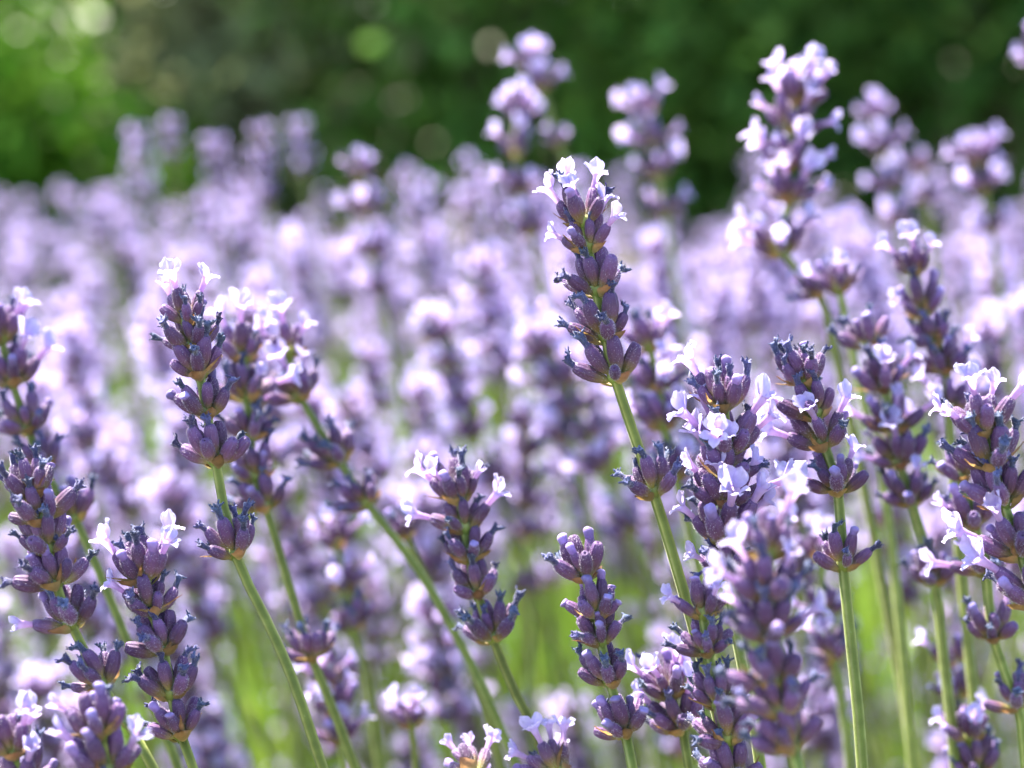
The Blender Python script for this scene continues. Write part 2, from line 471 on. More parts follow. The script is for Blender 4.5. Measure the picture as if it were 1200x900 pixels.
def spike(label, group, pts, whorls, rs, r0=.00085, r1=.00115, detail=2, name='lavender_spike', seed=0, hairs=6):
    """pts: 3-D path from the top whorl to the ground; whorls: list of (point, layout)"""
    path = catmull(pts)
    base = Vector((path[-1].x, path[-1].y, 0))
    root = bpy.data.objects.new(name, None); COL.objects.link(root); root.location = base
    root.empty_display_size = .02
    tag(root, label, 'lavender', group)
    lp = [p - base for p in path]
    link('stem', stem_mesh(lp, r0, r1, hairs, seed, 12 if detail == 2 else 5), root)
    for p, lay in whorls:
        i = min(range(len(path)), key=lambda k: (path[k] - p).length)
        tg = (path[max(i - 1, 0)] - path[min(i + 1, len(path) - 1)]).normalized()
        M = Matrix.Translation(p - base) @ frame(tg, Vector((1, 0, 0)))
        if detail == 2: build_whorl(root, M, lay, rs)
        else: link('whorl', lay, root, M)
    return root

# ------------------------------------------------------------------ ground, lawn
def simple_ground():
    m, n, N, L = new_mat('soil')
    tc = N('ShaderNodeTexCoord'); nz = N('ShaderNodeTexNoise'); nz.inputs['Scale'].default_value = 9; nz.inputs['Detail'].default_value = 8
    L(tc.outputs['Object'], nz.inputs[0])
    rp = ramp(N, [(.3, (.05, .038, .02)), (.6, (.11, .085, .05)), (.8, (.08, .10, .03))]); L(nz.outputs[0], rp.inputs[0])
    p = N('ShaderNodeBsdfPrincipled'); p.inputs['Roughness'].default_value = .95; L(rp.outputs[0], p.inputs[0])
    b = N('ShaderNodeBump'); b.inputs['Strength'].default_value = .8; b.inputs['Distance'].default_value = .02; L(nz.outputs[0], b.inputs['Height']); L(b.outputs[0], p.inputs['Normal'])
    o = N('ShaderNodeOutputMaterial'); L(p.outputs[0], o.inputs[0])
    nx, ny = 60, 60
    xs = np.sign(np.linspace(-1, 1, nx)) * np.abs(np.linspace(-1, 1, nx)) ** 3 * 400
    ys = np.sign(np.linspace(-1, 1, ny)) * np.abs(np.linspace(-1, 1, ny)) ** 3 * 400
    V = [(x, y, 0) for y in ys for x in xs]
    F = [(j * nx + i, j * nx + i + 1, (j + 1) * nx + i + 1, (j + 1) * nx + i) for j in range(ny - 1) for i in range(nx - 1)]
    me = bpy.data.meshes.new('ground'); me.from_pydata(V, [], F); me.materials.append(m)
    o = link('ground', me); tag(o, kind='structure', label='dark soil ground under the lavender and shrubs')
    m2, n, N, L = new_mat('lawn_turf')
    tc = N('ShaderNodeTexCoord'); nz = N('ShaderNodeTexNoise'); nz.inputs['Scale'].default_value = 14; nz.inputs['Detail'].default_value = 8
    L(tc.outputs['Object'], nz.inputs[0])
    rp = ramp(N, [(.3, (.05, .10, .015)), (.7, (.11, .20, .03))]); L(nz.outputs[0], rp.inputs[0])
    p = N('ShaderNodeBsdfPrincipled'); p.inputs['Roughness'].default_value = .9; L(rp.outputs[0], p.inputs[0])
    o = N('ShaderNodeOutputMaterial'); L(p.outputs[0], o.inputs[0])
    me = bpy.data.meshes.new('lawn'); me.from_pydata([(-9, 2.6, .004), (9, 2.6, .004), (9, 3.6, .004), (-9, 3.6, .004)], [], [(0, 1, 2, 3)]); me.materials.append(m2)
    o = link('lawn', me); tag(o, kind='structure', label='mown grass path between lavender and shrubs')
simple_ground()

# ------------------------------------------------------------------ blades: leaves as folded strips
def blades_mesh(name, base, direction, length, width, droop, rs, mat, seg=3):
    """vectorised narrow leaves: base (n,3), direction (n,3) unit, length/width (n,)"""
    n = len(base)
    side = np.cross(direction, rs.normal(0, 1, (n, 3))); side /= np.linalg.norm(side, axis=1)[:, None]
    V = np.zeros((n, seg + 1, 2, 3)); T = np.zeros((n, seg + 1, 2))
    for k in range(seg + 1):
        s = k / seg
        w_ = width * (math.sin(math.pi * (.12 + .86 * s)) + .03)
        c = base + direction * (length * s)[:, None]; c[:, 2] -= droop * length * s * s
        V[:, k, 0] = c - side * (w_ / 2)[:, None]; V[:, k, 1] = c + side * (w_ / 2)[:, None]; T[:, k] = s
    idx = np.arange(n * (seg + 1) * 2).reshape(n, seg + 1, 2)
    F = np.stack([idx[:, :-1, 0], idx[:, :-1, 1], idx[:, 1:, 1], idx[:, 1:, 0]], -1).reshape(-1, 4)
    me = bpy.data.meshes.new(name)
    me.vertices.add(V.size // 3); me.vertices.foreach_set('co', V.reshape(-1).astype(np.float32))
    me.loops.add(F.size); me.loops.foreach_set('vertex_index', F.reshape(-1).astype(np.int32))
    me.polygons.add(len(F)); me.polygons.foreach_set('loop_start', np.arange(0, F.size, 4, dtype=np.int32))
    me.update(calc_edges=True)
    a = me.attributes.new('t', 'FLOAT', 'POINT'); a.data.foreach_set('value', T.reshape(-1).astype(np.float32))
    a = me.attributes.new('rnd', 'FLOAT', 'POINT'); a.data.foreach_set('value', np.repeat(rs.random(n), (seg + 1) * 2).astype(np.float32))
    me.materials.append(mat)
    return me

def norm(a): return a / np.linalg.norm(a, axis=1)[:, None]

def lavender_foliage():
    rs = np.random.default_rng(3)
    n = 34000
    y = .16 + 2.35 * rs.random(n); x = (rs.random(n) * 2 - 1) * (.45 + .42 * y)
    top = .20 + .10 * np.sin(x * 7 + 1) * np.cos(y * 6) + .03
    z = top * rs.random(n) ** .6
    d = norm(np.stack([rs.normal(-.15, .45, n), rs.normal(0, .45, n), np.full(n, 1.0)], 1))
    me = blades_mesh('lavender_foliage', np.stack([x, y, z], 1), d, rs.uniform(.03, .065, n), rs.uniform(.0025, .0045, n), .2, rs, M_LEAF)
    o = link('lavender_foliage', me)
    tag(o, 'narrow green leaves filling the lavender bed below the flower stems', 'foliage', kind='stuff')
    # leafless young shoots rising between the flower stems
    n = 8000
    y = .30 + 2.1 * rs.random(n); x = (rs.random(n) * 2 - 1) * (.40 + .42 * y)
    d = norm(np.stack([rs.normal(-.22, .16, n), rs.normal(0, .16, n), np.full(n, 1.0)], 1))
    ln = rs.uniform(.24, .40, n)
    me = blades_mesh('lavender_shoots', np.stack([x, y, np.full(n, -.004)], 1), d, ln, rs.uniform(.0018, .003, n), .02, rs, M_LEAF, seg=5)
    o = link('lavender_shoots', me)
    tag(o, 'slender green shoots crowding between the flower stems', 'foliage', kind='stuff')
lavender_foliage()

# ------------------------------------------------------------------ shrubs behind the bed
def shrub_mats():
    out = []
    for nm, a, b in [('shrub_dark', (.045, .10, .022), (.085, .17, .038)), ('shrub_mid', (.08, .165, .03), (.14, .26, .055)),
                     ('shrub_bright', (.045, .12, .009), (.085, .18, .016)), ('shrub_olive', (.18, .20, .09), (.28, .30, .15))]:
        out.append(piece_material(nm, [(0, a), (1, b)], hue=.02, val=.4, transl=.42, rough=.8, sheen=0, noise=(20, .2), spec=.05))
    return out
SHR = shrub_mats()
bark, n_, N_, L_ = new_mat('bark')
tc = N_('ShaderNodeTexCoord'); nz = N_('ShaderNodeTexNoise'); nz.inputs['Scale'].default_value = 40; L_(tc.outputs['Object'], nz.inputs[0])
rp = ramp(N_, [(.3, (.05, .035, .02)), (.7, (.14, .10, .065))]); L_(nz.outputs[0], rp.inputs[0])
p_ = N_('ShaderNodeBsdfPrincipled'); p_.inputs['Roughness'].default_value = .9; L_(rp.outputs[0], p_.inputs[0])
o_ = N_('ShaderNodeOutputMaterial'); L_(p_.outputs[0], o_.inputs[0])

def shrub(label, x, y, rx, ry, h, mat, nleaf, leaf, seed, group=None, upright=0.0):
    rs = np.random.default_rng(seed)
    root = bpy.data.objects.new('shrub', None); COL.objects.link(root); root.location = (x, y, 0)
    tag(root, label, 'shrub', group)
    # limbs
    g = Geo(); tips = []
    for k in range(9):
        a = k * 2.4 + rs.uniform(-.3, .3); e = rs.uniform(.35, .9)
        end = Vector((math.cos(a) * rx * e * .8, math.sin(a) * ry * e * .8, h * rs.uniform(.55, .9)))
        pts = [Vector((math.cos(a) * .05, math.sin(a) * .05, -.03)), Vector((end.x * .35, end.y * .35, h * .3)), end]
        path = catmull(pts, .08); n = len(path); P = np.zeros((n, 7, 3))
        for i, p in enumerate(path):
            r = .028 * (1 - .8 * i / (n - 1))
            for j in range(7): P[i, j] = (p.x + r * math.cos(j * .8976), p.y + r * math.sin(j * .8976), p.z)
        g.grid(P, np.zeros(n), STEM, closed=True); tips.append(end)
    me = g.mesh('trunk'); me.materials.clear(); me.materials.append(bark); link('trunk', me, root)
    # leaves in clumps through the crown's volume
    nc = 60
    cc = rs.normal(0, 1, (nc, 3)); cc = norm(cc) * (rs.random(nc) ** .45)[:, None]
    cen = np.stack([cc[:, 0] * rx, cc[:, 1] * ry, h * .5 + cc[:, 2] * h * .5], 1); cen[:, 2] = np.maximum(cen[:, 2], .10)
    ci = rs.integers(0, nc, nleaf)
    off = rs.normal(0, 1, (nleaf, 3)) * np.array([.13, .13, .12]) * (rx / .6)
    base = cen[ci] + off; base[:, 2] = np.maximum(base[:, 2], .02)
    d = norm(rs.normal(0, 1, (nleaf, 3)) + np.array([0, -.25, .3 + upright]))
    me = blades_mesh('crown', base, d, leaf * rs.uniform(.7, 1.3, nleaf), leaf * .5 * rs.uniform(.7, 1.2, nleaf), .25, rs, mat)
    link('crown', me, root)
G_SH = 'shrubs behind the lavender bed'
shrub('bright yellow-green sunlit shrub beyond the far end of the lavender', -.98, 3.75, .34, .34, .74, SHR[2], 3600, .055, 1)
shrub('pale olive shrub with thin leaves rising beside the bright green shrub', -.62, 4.3, .34, .4, 1.9, SHR[3], 3000, .06, 2)
shrub('mid green rounded shrub next to the pale olive shrub', .05, 4.5, .75, .6, 2.0, SHR[1], 9000, .06, 3)
shrub('broad dark green shrub in deep shade beyond the tallest lavender spikes', .95, 4.4, .8, .6, 2.1, SHR[0], 10000, .06, 4)
shrub('mid green shrub beside the broad dark one', 1.95, 4.5, .75, .6, 2.0, SHR[1], 8000, .06, 5)
shrub('dark shrub behind the bright yellow-green one', -1.55, 4.75, .8, .6, 2.1, SHR[0], 9000, .06, 6)
for i, x in enumerate((-2.6, -.6, .5, 1.6, 2.9)):
    shrub('tall dark evergreen shrub in the rear row', x, 5.6, .9, .55, 2.5, SHR[0], 8000, .08, 20 + i, 'rear row of dark shrubs')

# ------------------------------------------------------------------ the spikes one can tell apart in the photograph
# each: label, depth (m along the view), depth change per 1000 px downwards, whorls (u, v, size, directions of open flowers, p_wither, p_bud), stem points
# directions: 0 = right, 90 = away, 180 = left, 270 = towards the viewer
HERO = [
 ('tall sharp spike with open pale flowers on top and one lone whorl down its stem', .370, 0.0,
   [(684, 262, .95, (178, 262, 20, 100), .3, .4), (689, 291, .95, (170, 325, 5), .4, .2), (699, 342, 1.05, (), .9, 0), (710, 396, 1.1, (), .9, 0), (721, 444, 1.12, (), .7, .1), (766, 578, 1.05, (), .85, 0)],
   [(800, 690), (830, 800), (856, 900)]),
 ('sharp purple spike with three open pale flowers at its tip and a lone whorl below', .372, 0.0,
   [(220, 378, .9, (165, 260, 20), .6, .2), (226, 408, 1.0, (), .85, 0), (234, 440, 1.0, (), .8, 0), (243, 486, .95, (), .3, .4), (253, 542, 1.05, (), .5, .1), (276, 650, 1.0, (), 1, 0)],
   [(330, 765), (378, 900)]),
 ('dense purple spike with grey withered tips and one open flower at its foot', .362, 0.0,
   [(38, 580, .95, (), .9, .05), (48, 612, 1.05, (), .8, .1), (57, 645, 1.0, (), .7, .1), (66, 685, 1.05, (), .5, .3), (84, 732, 1.1, (200,), .4, .3), (120, 803, .95, (), .9, .05)],
   [(150, 850), (182, 905)]),
 ('purple spike with two open flowers below its tip and bare gaps between lower whorls', .366, 0.0,
   [(170, 680, 1.1, (175, 10, 330), .4, .4), (178, 718, 1.0, (190,), .5, .2), (192, 762, 1.05, (), .6, .1), (201, 815, .95, (), .9, 0), (212, 862, 1.05, (), .7, .1)],
   [(228, 905)]),
 ('short plump spike of purple buds with lilac flowers, poking up beside a paler spike', .345, 0.0,
   [(16, 884, 1.0, (350, 320), .3, .5), (26, 925, 1.05, (300,), .4, .3)], [(38, 960)]),
 ('soft lavender spike with one open flower on its side and upright buds', .338, 0.0,
   [(118, 862, 1.05, (178,), .1, .6), (127, 905, 1.1, (200, 330), .2, .5), (136, 950, 1.0, (), .4, .2)], [(150, 1000)]),
 ('blurred spike with white flowers behind the dense spike with withered tips', .425, .0,
   [(2, 398, 1.05, (170, 270, 10, 340), .2, .4), (15, 450, 1.1, (10, 330), .4, .3), (34, 505, 1.05, (), .7, .1), (50, 550, 1.0, (), .8, .1), (88, 608, 1.05, (), .3, .3)],
   [(120, 680), (165, 790), (205, 890)]),
 ('soft purple spike crossing behind the spike with three open tip flowers', .425, .0,
   [(285, 420, 1.05, (280, 10, 160), .3, .3), (289, 466, 1.1, (300, 20), .5, .2), (294, 512, 1.0, (), .8, .1), (299, 560, 1.05, (), .7, .1), (312, 596, 1.0, (), .8, .1), (366, 772, 1.0, (), .9, 0)],
   [(340, 690), (418, 905)]),
 ('soft spike with lilac flowers in a broad head and a long bare leaning stem', .440, .0,
   [(338, 415, 1.05, (180, 280, 350), .3, .3), (352, 466, 1.1, (200, 270, 340), .3, .3), (398, 540, 1.1, (), .9, 0), (430, 590, 1.0, (), .9, 0)],
   [(490, 668), (545, 765), (602, 890)]),
 ('small lone purple whorl on a thin stem beside the long bare leaning stem', .46, .0,
   [(476, 628, .85, (), .6, .2)], [(505, 690), (560, 800), (590, 905)]),
 ('even stepped spike of five whorls with flowers at its upper end', .395, .0,
   [(538, 585, 1.05, (180, 210, 350), .5, .2), (544, 620, .95, (170, 340), .6, .1), (550, 654, 1.0, (), .8, .1), (560, 697, 1.0, (), .8, 0), (577, 748, 1.05, (), .9, 0)],
   [(605, 815), (644, 900)]),
 ('sharp spike of smooth closed buds with a pale bud poking out to one side', .366, .0,
   [(686, 676, 1.0, (), .35, .2), (699, 722, .9, (), .1, .6), (704, 752, .85, (), .4, .2), (715, 800, 1.05, (), .3, .4), (732, 860, 1.0, (), .1, .7)],
   [(742, 905)]),
 ('sharp spike crowded with open violet flowers facing the viewer', .372, .0,
   [(848, 478, 1.15, (175,), .7, .2), (854, 528, 1.15, (170, 200, 255, 15, 330), .4, .1), (850, 560, 1.05, (205, 270), .6, .1), (850, 590, 1.15, (190, 262, 350, 10), .3, .1), (848, 632, 1.2, (185, 275, 340, 5), .2, .1), (852, 672, 1.0, (200,), .4, .2)],
   [(862, 740), (880, 830), (892, 905)]),
 ('large blurred spike standing closest, with pale lilac flowers on one flank', .318, .0,
   [(900, 650, 1.0, (20, 60), .3, .4), (900, 700, 1.05, (185, 205, 340), .5, .2), (899, 748, 1.05, (195, 350), .6, .2), (908, 802, 1.05, (), .7, .1), (916, 835, 1.0, (), .8, 0), (928, 878, 1.05, (), .8, 0)],
   [(940, 920)]),
 ('purple spike with a small violet flower at its tip, half hidden by the closest spike', .360, .0,
   [(824, 720, .85, (200, 300), .3, .4), (830, 765, .85, (), .7, .2), (842, 826, 1.0, (), .7, .2), (852, 868, 1.05, (), .3, .5), (860, 915, 1.05, (), .3, .5)], [(870, 960)]),
 ('short spike with a ruff of lilac flowers above a green stem, beside the bud spike', .392, .0,
   [(786, 815, 1.0, (180, 250, 320, 20), .3, .3), (799, 855, 1.05, (170, 330, 10), .5, .2)], [(808, 905)]),
 ('sharp spike of open-flowered whorls with a lone whorl on its straight upright stem', .380, .0,
   [(944, 450, 1.0, (), .7, .2), (956, 486, 1.0, (180,), .4, .4), (966, 522, 1.15, (178, 275, 355), .2, .4), (982, 576, 1.05, (180, 10), .4, .3), (988, 664, 1.0, (), .5, .3)],
   [(1000, 780), (1011, 905)]),
 ('slim soft spike with flowers at its tip and well separated purple whorls', .445, .0,
   [(1073, 320, .95, (180, 280, 20), .3, .3), (1082, 367, 1.05, (), .5, .3), (1097, 403, 1.0, (), .6, .2), (1109, 434, 1.05, (), .6, .2), (1112, 480, 1.0, (190,), .5, .2)],
   [(1120, 600), (1135, 760), (1150, 905)]),
 ('blurred spike thick with violet flowers between two sharper spikes', .430, .0,
   [(1018, 405, 1.0, (), .5, .3), (1036, 456, 1.05, (270, 10), .4, .3), (1046, 505, 1.1, (190, 290, 350), .3, .3), (1054, 545, 1.1, (200, 270, 20), .3, .2), (1068, 588, 1.05, (300,), .4, .3), (1095, 682, 1.0, (), .6, .2)],
   [(1108, 790), (1120, 905)]),
 ('large sharp spike topped by crinkled pale lilac flowers with curled grey tips', .362, .0,
   [(1152, 508, 1.1, (170, 215, 265, 350, 20), .5, .1), (1164, 548, 1.15, (), .9, .05), (1176, 590, 1.15, (), .6, .3), (1196, 650, 1.2, (180, 240), .3, .3), (1214, 705, 1.2, (190,), .5, .2)],
   [(1235, 780), (1262, 900)]),
 ('soft spike with flowers on one flank and two lone whorls on the stem below', .405, .0,
   [(1128, 560, 1.0, (), .6, .2), (1142, 615, 1.05, (200, 290), .4, .3), (1156, 670, 1.1, (180, 210, 350), .4, .2), (1164, 748, 1.0, (10,), .6, .2), (1192, 828, 1.0, (), .5, .3)],
   [(1202, 905)]),
 ('small blurred spike of dark buds low among the green stems', .47, .0,
   [(1116, 778, .9, (), .1, .6), (1122, 815, .85, (), .1, .6), (1132, 850, .85, (), .3, .4)], [(1140, 905)]),
 ('short spike with one pale open flower low among the green stems', .43, .0,
   [(1136, 866, 1.0, (185, 290, 350), .3, .3), (1144, 905, 1.0, (), .5, .3)], [(1150, 950)]),
 ('blurred spike of small purple whorls behind the straight-stemmed spike', .47, .0,
   [(962, 655, 1.0, (20, 100), .4, .3), (966, 720, .95, (), .6, .2), (978, 772, .95, (), .6, .2)], [(990, 850), (996, 905)]),
 ('low lilac-flowered tip rising beside the lower stem of the stepped spike', .385, .0,
   [(556, 908, 1.0, (180, 245, 290, 330, 30), .1, .3)], [(566, 960)]),
 ('low open-flowered tip under the bud spike', .385, .0,
   [(652, 906, 1.0, (250, 190, 290, 330, 20), .3, .3)], [(664, 960)]),
 ('blurred violet spike directly behind the tall sharp one', .460, .0,
   [(762, 408, 1.0, (30, 300), .4, .3), (772, 455, 1.0, (10, 280), .5, .2), (778, 500, 1.0, (200, 320), .5, .2), (792, 560, 1.0, (), .5, .3)],
   [(812, 640), (840, 760), (866, 905)]),
 ('blurred lilac spike with several open flowers above the lone whorl of a leaning stem', .50, .0,
   [(395, 640, 1.0, (180, 270, 340), .3, .3), (405, 690, 1.0, (270, 20), .3, .3), (415, 735, .95, (), .5, .3)], [(430, 800), (445, 905)]),
 ('blurred low spike of lilac flowers between two leaning green stems', .47, .0,
   [(384, 800, .95, (190, 280), .4, .3), (392, 835, 1.0, (270, 10), .3, .3), (398, 868, 1.0, (350, 300), .3, .3)], [(406, 920)]),
 ('small pale flower head low on a hidden stem between leaning stems', .46, .0,
   [(482, 850, .8, (270, 330, 180), .2, .3)], [(490, 920)]),
 ('large blurred spike with big white flowers standing above the rest against dark shrubs', .490, .0,
   [(936, 122, 1.1, (180, 270, 330, 90), .2, .3), (928, 152, 1.2, (170, 200, 0, 290), .3, .3), (922, 198, 1.2, (180, 280, 350, 90), .2, .3), (925, 236, 1.15, (10, 250), .6, .2), (916, 296, 1.25, (170, 200, 270, 340, 10), .2, .2), (960, 345, 1.0, (350,), .6, .2)],
   [(985, 440), (1010, 560), (1045, 740), (1072, 900)]),
 ('blurred green-budded whorl leaning beside the big white-flowered spike', .47, .0,
   [(984, 340, .95, (), .4, .2)], [(1005, 440), (1040, 600), (1070, 905)]),
 ('tall blurred spike whose lilac head stands highest against the shrubs', .66, .0,
   [(624, 78, 1.05, (180, 270, 20), .3, .4), (634, 104, 1.05, (270, 350, 30), .3, .3), (655, 168, .8, (), .3, .2)],
   [(672, 215), (705, 330), (740, 480), (790, 700), (830, 905)]),
 ('blurred spike topped with a wide white bloom below the highest head', .62, .0,
   [(606, 142, 1.2, (180, 215, 270, 320, 0), .2, .2), (604, 182, 1.15, (190, 0, 280), .3, .2), (612, 225, 1.1, (180, 300), .4, .2), (622, 275, 1.1, (0, 200), .4, .2)],
   [(650, 400), (690, 600), (750, 905)]),
 ('blurred stout lilac spike against the dark shrubs', .66, .0,
   [(757, 135, 1.2, (180, 270, 350), .3, .3), (764, 172, 1.3, (180, 230, 280, 0), .3, .3), (772, 205, 1.25, (190, 270, 340), .3, .3), (780, 250, 1.2, (200, 330), .3, .3)],
   [(800, 380), (840, 600), (890, 905)]),
 ('slim blurred spike with pale stacked whorls near the end of the row', .70, .0,
   [(1026, 142, 1.0, (180, 280), .3, .3), (1034, 178, 1.15, (190, 270, 0), .2, .3), (1044, 222, 1.2, (180, 270, 340), .2, .3), (1052, 262, 1.15, (200, 0), .3, .3)],
   [(1075, 400), (1105, 600), (1150, 905)]),
 ('blurred spike of half-faded buds beside the slim pale spike', .72, .0,
   [(1080, 200, 1.1, (180,), .4, .3), (1086, 235, 1.1, (350,), .4, .3)], [(1105, 380), (1135, 600), (1180, 905)]),
 ('blurred spike with a broad white crown of flowers', .66, .0,
   [(1146, 192, 1.25, (170, 210, 270, 330, 0), .2, .2), (1152, 222, 1.2, (180, 290, 350), .3, .2), (1162, 270, 1.1, (200, 0), .4, .2)],
   [(1180, 400), (1205, 600), (1250, 905)]),
 ('blurred bright spike with white flowers stepping down one side', .68, .0,
   [(424, 208, 1.1, (180, 270, 350), .2, .3), (430, 250, 1.2, (180, 270, 0), .3, .3), (436, 300, 1.2, (170, 200, 280, 350), .2, .2), (446, 345, 1.1, (180, 0), .4, .2)],
   [(475, 480), (520, 680), (580, 905)]),
]
# far tips standing clear of the row against the shrubs: u, v of the top whorl, depth
for k, (u, v, d, nw) in enumerate([(160, 160, .95, 5), (198, 150, 1.0, 3), (250, 172, .95, 4), (308, 158, .85, 5), (352, 150, 1.0, 4), (118, 245, .95, 3),
                                   (240, 240, .9, 3), (478, 205, .9, 4), (552, 195, .95, 3), (1214, 50, .6, 2)]):
    nm = ['tall blurred twin-headed spike', 'blurred violet tip', 'blurred round violet head', 'blurred spike with a glaring white head', 'blurred dusky tip beside the glaring white head',
          'blurred pale tip', 'blurred violet spike', 'blurred lilac spike beside the bright stepping one', 'blurred faint tip under the tall white bloom', 'single flower tip just reaching in'][k]
    px = 14.0 / d * .37
    HERO.append((nm + ' standing clear of the row against the shrubs', d, 0.0,
                 [(u + i * px * .25, v + 6 + i * px * 3.0, .85, (180 + 20 * (i % 3), 270, 340) if i < 3 else (270,), .3, .3) for i in range(nw)],
                 [(u + 30, v + nw * px * 3 + 120), (u + 90, v + nw * px * 3 + 420)]))

hx = []
for k, (label, d, dd, wh, st) in enumerate(HERO):
    rs = random.Random(100 + k)
    P = sorted([(u, v) for u, v, *_ in wh] + list(st), key=lambda q: q[1])
    D = lambda v: d + dd * (v - 450) / 1000
    pts = tail([at(u, v, D(v)) for u, v in P])
    whorls = []
    for j, (u, v, size, opens, pw, pb) in enumerate(wh):
        whorls.append((at(u, v, D(v)), layout(rs, size * (.84 if d > .5 else 1), opens, p_open=.18 if d > .44 else 0, p_wither=pw, p_bud=pb, top=(j == 0))))
    near = d < .5
    spike(label, None, pts, whorls, rs, r0=.00088, r1=.00120, seed=k, hairs=8 if near else 0)
    hx.append((pts[0].x, pts[0].y))

# ------------------------------------------------------------------ the rest of the bed
def joined_whorl(rs, size, p_open, low=False):
    g = Geo()
    if low:
        n = 7; off = rs.uniform(0, 6.28)
        for k in range(n):
            a = off + k * 6.283 / n; t = math.radians(rs.uniform(35, 58) if k % 2 else rs.uniform(14, 30))
            rad = Vector((math.cos(a), math.sin(a), 0)); z = rad * math.sin(t) + Vector((0, 0, math.cos(t)))
            s_ = size * rs.uniform(.9, 1.1)
            Mx = Matrix.Translation(rad * MM + Vector((0, 0, 0 if k % 2 else .001))) @ frame(z, rad * math.cos(t) - Vector((0, 0, math.sin(t)))) @ Matrix.Diagonal((s_, s_, s_, 1))
            arr, (Lc, b) = LCAL[rs.randrange(3)]
            g.add(arr, Mx, rs.random())
            Mt = Mx @ Matrix.Translation(Vector((b[0], b[1], Lc * .95)) * MM)
            if rs.random() < p_open: g.add(LCOR[rs.randrange(3)], Mt, rs.random())
            elif rs.random() < .6: g.add(LWIT[rs.randrange(2)], Mt, rs.random())
    else:
        g.add(NODG[0].arrays(), Matrix.Identity(4))
        for kind, v, Mx in layout(rs, size, (), p_open=p_open, p_wither=.3, p_bud=.15):
            g.add(GEOS[kind][v], Mx, rs.random())
    return g
rsW = random.Random(77)
WJ = [joined_whorl(rsW, .92, po).mesh('whorl') for po in (.3, .5, .65, .65, .8, .8, .95, .9, .65, .45)]
LJ = [joined_whorl(rsW, .95, po, True).arrays() for po in (.4, .6, .7, .8, .9, .75)]

def random_spike_pts(rs, x, y, ztop, lean):
    """tip at x, y, ztop; lean = horizontal shift of the foot (x, y)"""
    base = Vector((x + lean[0], y + lean[1], -.008)); tip = Vector((x, y, ztop))
    mid = base.lerp(tip, .5) + Vector((lean[0] * .18, lean[1] * .18, 0))
    return [tip, tip.lerp(mid, .5) + Vector((lean[0] * .04, 0, 0)), mid, base]

rsF = random.Random(9)
cands = []
tries = 0
while len(cands) < 940 and tries < 60000:
    tries += 1
    y = .56 + (1.95 - .56) * rsF.random() ** .9
    half = y * 600 / FPX + .18
    x = rsF.uniform(-half, half)
    if y > 1.15 and rsF.random() < .38: continue
    if any((x - a) ** 2 + (y - b) ** 2 < .012 ** 2 for a, b in hx): continue
    if any((x - c[0]) ** 2 + (y - c[1]) ** 2 < .015 ** 2 for c in cands): continue
    top = np.interp(y, [.55, 1.0, 2.0], [.072, .088, .132]) + .016 * math.sin(x * 9 + y * 5) + .008 * math.sin(x * 21 - y * 13)
    drop = rsF.uniform(0, np.interp(y, [.55, 1.0, 1.5, 2.0], [.24, .30, .20, .10])) if rsF.random() < .62 else rsF.expovariate(1 / .025)
    zt = CAM_Z - top - drop + rsF.gauss(0, .017 if y > 1 else .006)
    cands.append((x, y, zt, ((abs(rsF.gauss(.07, .04)) if rsF.random() < .9 else -.03) * zt / .5, rsF.gauss(0, .04))))
# shorter spikes flowering low between the stems of the taller ones
low = 0
while low < 130 and tries < 80000:
    tries += 1
    d = .60 + .55 * rsF.random() ** .8; p = at(rsF.uniform(-40, 1240), rsF.uniform(500, 900) if rsF.random() < .8 else rsF.uniform(380, 520), d)
    if p.z < .16 or any((p.x - c[0]) ** 2 + (p.y - c[1]) ** 2 < .014 ** 2 for c in cands): continue
    cands.append((p.x, p.y, p.z, (rsF.gauss(.03, .03), rsF.gauss(0, .03)))); low += 1
# the bed goes on to both sides of the view
while len(cands) < 1640 and tries < 90000:
    tries += 1
    y = rsF.uniform(.30, 1.95); half = y * 600 / FPX
    x = rsF.choice([-1, 1]) * rsF.uniform(half + (.05 if y < .56 else .17), half + .60)
    if any((x - c[0]) ** 2 + (y - c[1]) ** 2 < .015 ** 2 for c in cands): continue
    cands.append((x, y, CAM_Z - np.interp(y, [.3, 1.0, 2.0], [.075, .088, .132]) - rsF.expovariate(1 / .05), (rsF.gauss(.05, .04), rsF.gauss(0, .04))))
def in_view(c):
    d = c[1]
    return abs(c[0]) < d * 600 / FPX + .01
inside = sorted([c for c in cands if in_view(c)], key=lambda c: c[1])
n_ind = 300 - len(HERO)
near_det = inside[:42]; mids = inside[42:n_ind]; rest = inside[n_ind:] + [c for c in cands if not in_view(c)]
def whorl_spots(rs, pts, n):
    path = catmull(pts); out = []; s = 0; i = 0; acc = 0
    gaps = [rs.uniform(.0065, .0105) for _ in range(n - 1)]
    if rs.random() < .5: gaps[-1] = rs.uniform(.013, .026)
    targets = np.cumsum([0.0] + gaps)
    for k in range(len(path) - 1):
        while i < n and targets[i] <= acc: out.append(path[k]); i += 1
        acc += (path[k + 1] - path[k]).length
    # refine: points by distance along the path
    res = []; 
    for t in targets:
        a = 0
        for k in range(len(path) - 1):
            l = (path[k + 1] - path[k]).length
            if a + l >= t: res.append(path[k].lerp(path[k + 1], (t - a) / l)); break
            a += l
    return res
KIND = [('hazy lavender spike in full pale bloom within the crowded bed', .7), ('hazy lavender spike of mixed buds and open flowers within the crowded bed', .5),
        ('hazy lavender spike of mostly faded purple calyces within the crowded bed', .12)]
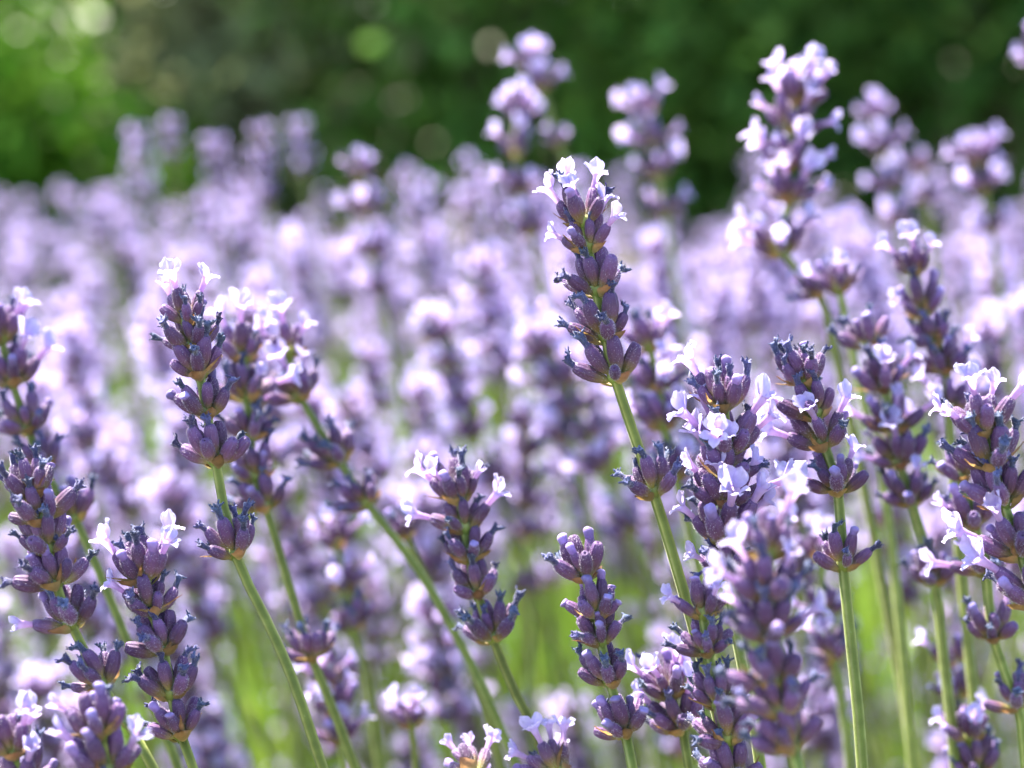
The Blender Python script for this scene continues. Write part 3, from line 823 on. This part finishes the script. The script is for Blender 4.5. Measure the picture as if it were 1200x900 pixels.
for c in near_det:
    k = rsF.choices([0, 1, 2], [.5, .38, .12])[0]
    pts = random_spike_pts(rsF, *c)
    wh = [(p, layout(rsF, rsF.uniform(.95, 1.1), (), p_open=KIND[k][1], p_wither=.35, p_bud=.2, top=(j == 0))) for j, p in enumerate(whorl_spots(rsF, pts, rsF.choice([4, 5, 6])))]
    spike(KIND[k][0], 'lavender spikes crowding the bed', pts, wh, rsF, hairs=0, seed=1)
for c in mids:
    k = rsF.choices([0, 1, 2], [.6, .3, .1])[0]
    pool = [[4, 5, 6, 7], [2, 3, 8, 9], [0, 1, 9]][k]
    pts = random_spike_pts(rsF, *c)
    wh = [(p, WJ[rsF.choice(pool)]) for p in whorl_spots(rsF, pts, rsF.choice([4, 5, 6]))]
    spike(KIND[k][0].replace('hazy', 'small hazy'), 'small lavender spikes further into the bed', pts, wh, rsF, detail=1, hairs=0)
LJA = [(V, np.array(F, dtype=np.int64), np.array(m), T, r) for V, F, m, T, r in LJ]
AV, AF, AM, AT, AR, off = [], [], [], [], [], 0
def push(V, F, m, T, r):
    global off
    AV.append(V); AF.append(F + off); AM.append(m); AT.append(T); AR.append(r); off += len(V)
for c in rest:
    pts = random_spike_pts(rsF, *c); path = catmull(pts, .05)
    g = Geo(); n = len(path); P = np.zeros((n, 4, 3))
    for i, p in enumerate(path):
        for j in range(4): P[i, j] = (p.x + .001 * math.cos(j * 1.57), p.y + .001 * math.sin(j * 1.57), p.z)
    g.grid(P, np.full(n, .5), STEM, closed=True, rnd=rsF.random())
    V, F, m, T, r = g.arrays(); push(V, np.array(F), np.array(m), T, r)
    for p in whorl_spots(rsF, pts, rsF.choice([3, 4, 5])):
        M = np.array(Matrix.Translation(p) @ frame((pts[0] - pts[1]), Vector((1, 0, 0))) @ Matrix.Rotation(rsF.uniform(0, 6.28), 4, 'Z'))
        V, F, m, T, r = rsF.choice(LJA); push(V @ M[:3, :3].T + M[:3, 3], F, m, T, r + rsF.random())
V = np.concatenate(AV); F = np.concatenate(AF); m = np.concatenate(AM)
me = bpy.data.meshes.new('lavender_field')
me.vertices.add(len(V)); me.vertices.foreach_set('co', V.reshape(-1).astype(np.float32))
me.loops.add(F.size); me.loops.foreach_set('vertex_index', F.reshape(-1).astype(np.int32))
me.polygons.add(len(F)); me.polygons.foreach_set('loop_start', np.arange(0, F.size, 4, dtype=np.int32))
for k in MATS: me.materials.append(k)
me.polygons.foreach_set('material_index', m.astype(np.int32))
me.update(calc_edges=True)
for nm, arr in (('t', AT), ('rnd', AR)):
    a = me.attributes.new(nm, 'FLOAT', 'POINT'); a.data.foreach_set('value', np.concatenate(arr).astype(np.float32))
o = link('lavender_field', me)
tag(o, 'mass of blurred lavender spikes filling the far part of the bed', 'lavender', kind='stuff')
print('field faces', len(F))
print('spikes', len(HERO), len(near_det), len(mids), len(rest), 'objects', len(bpy.data.objects))
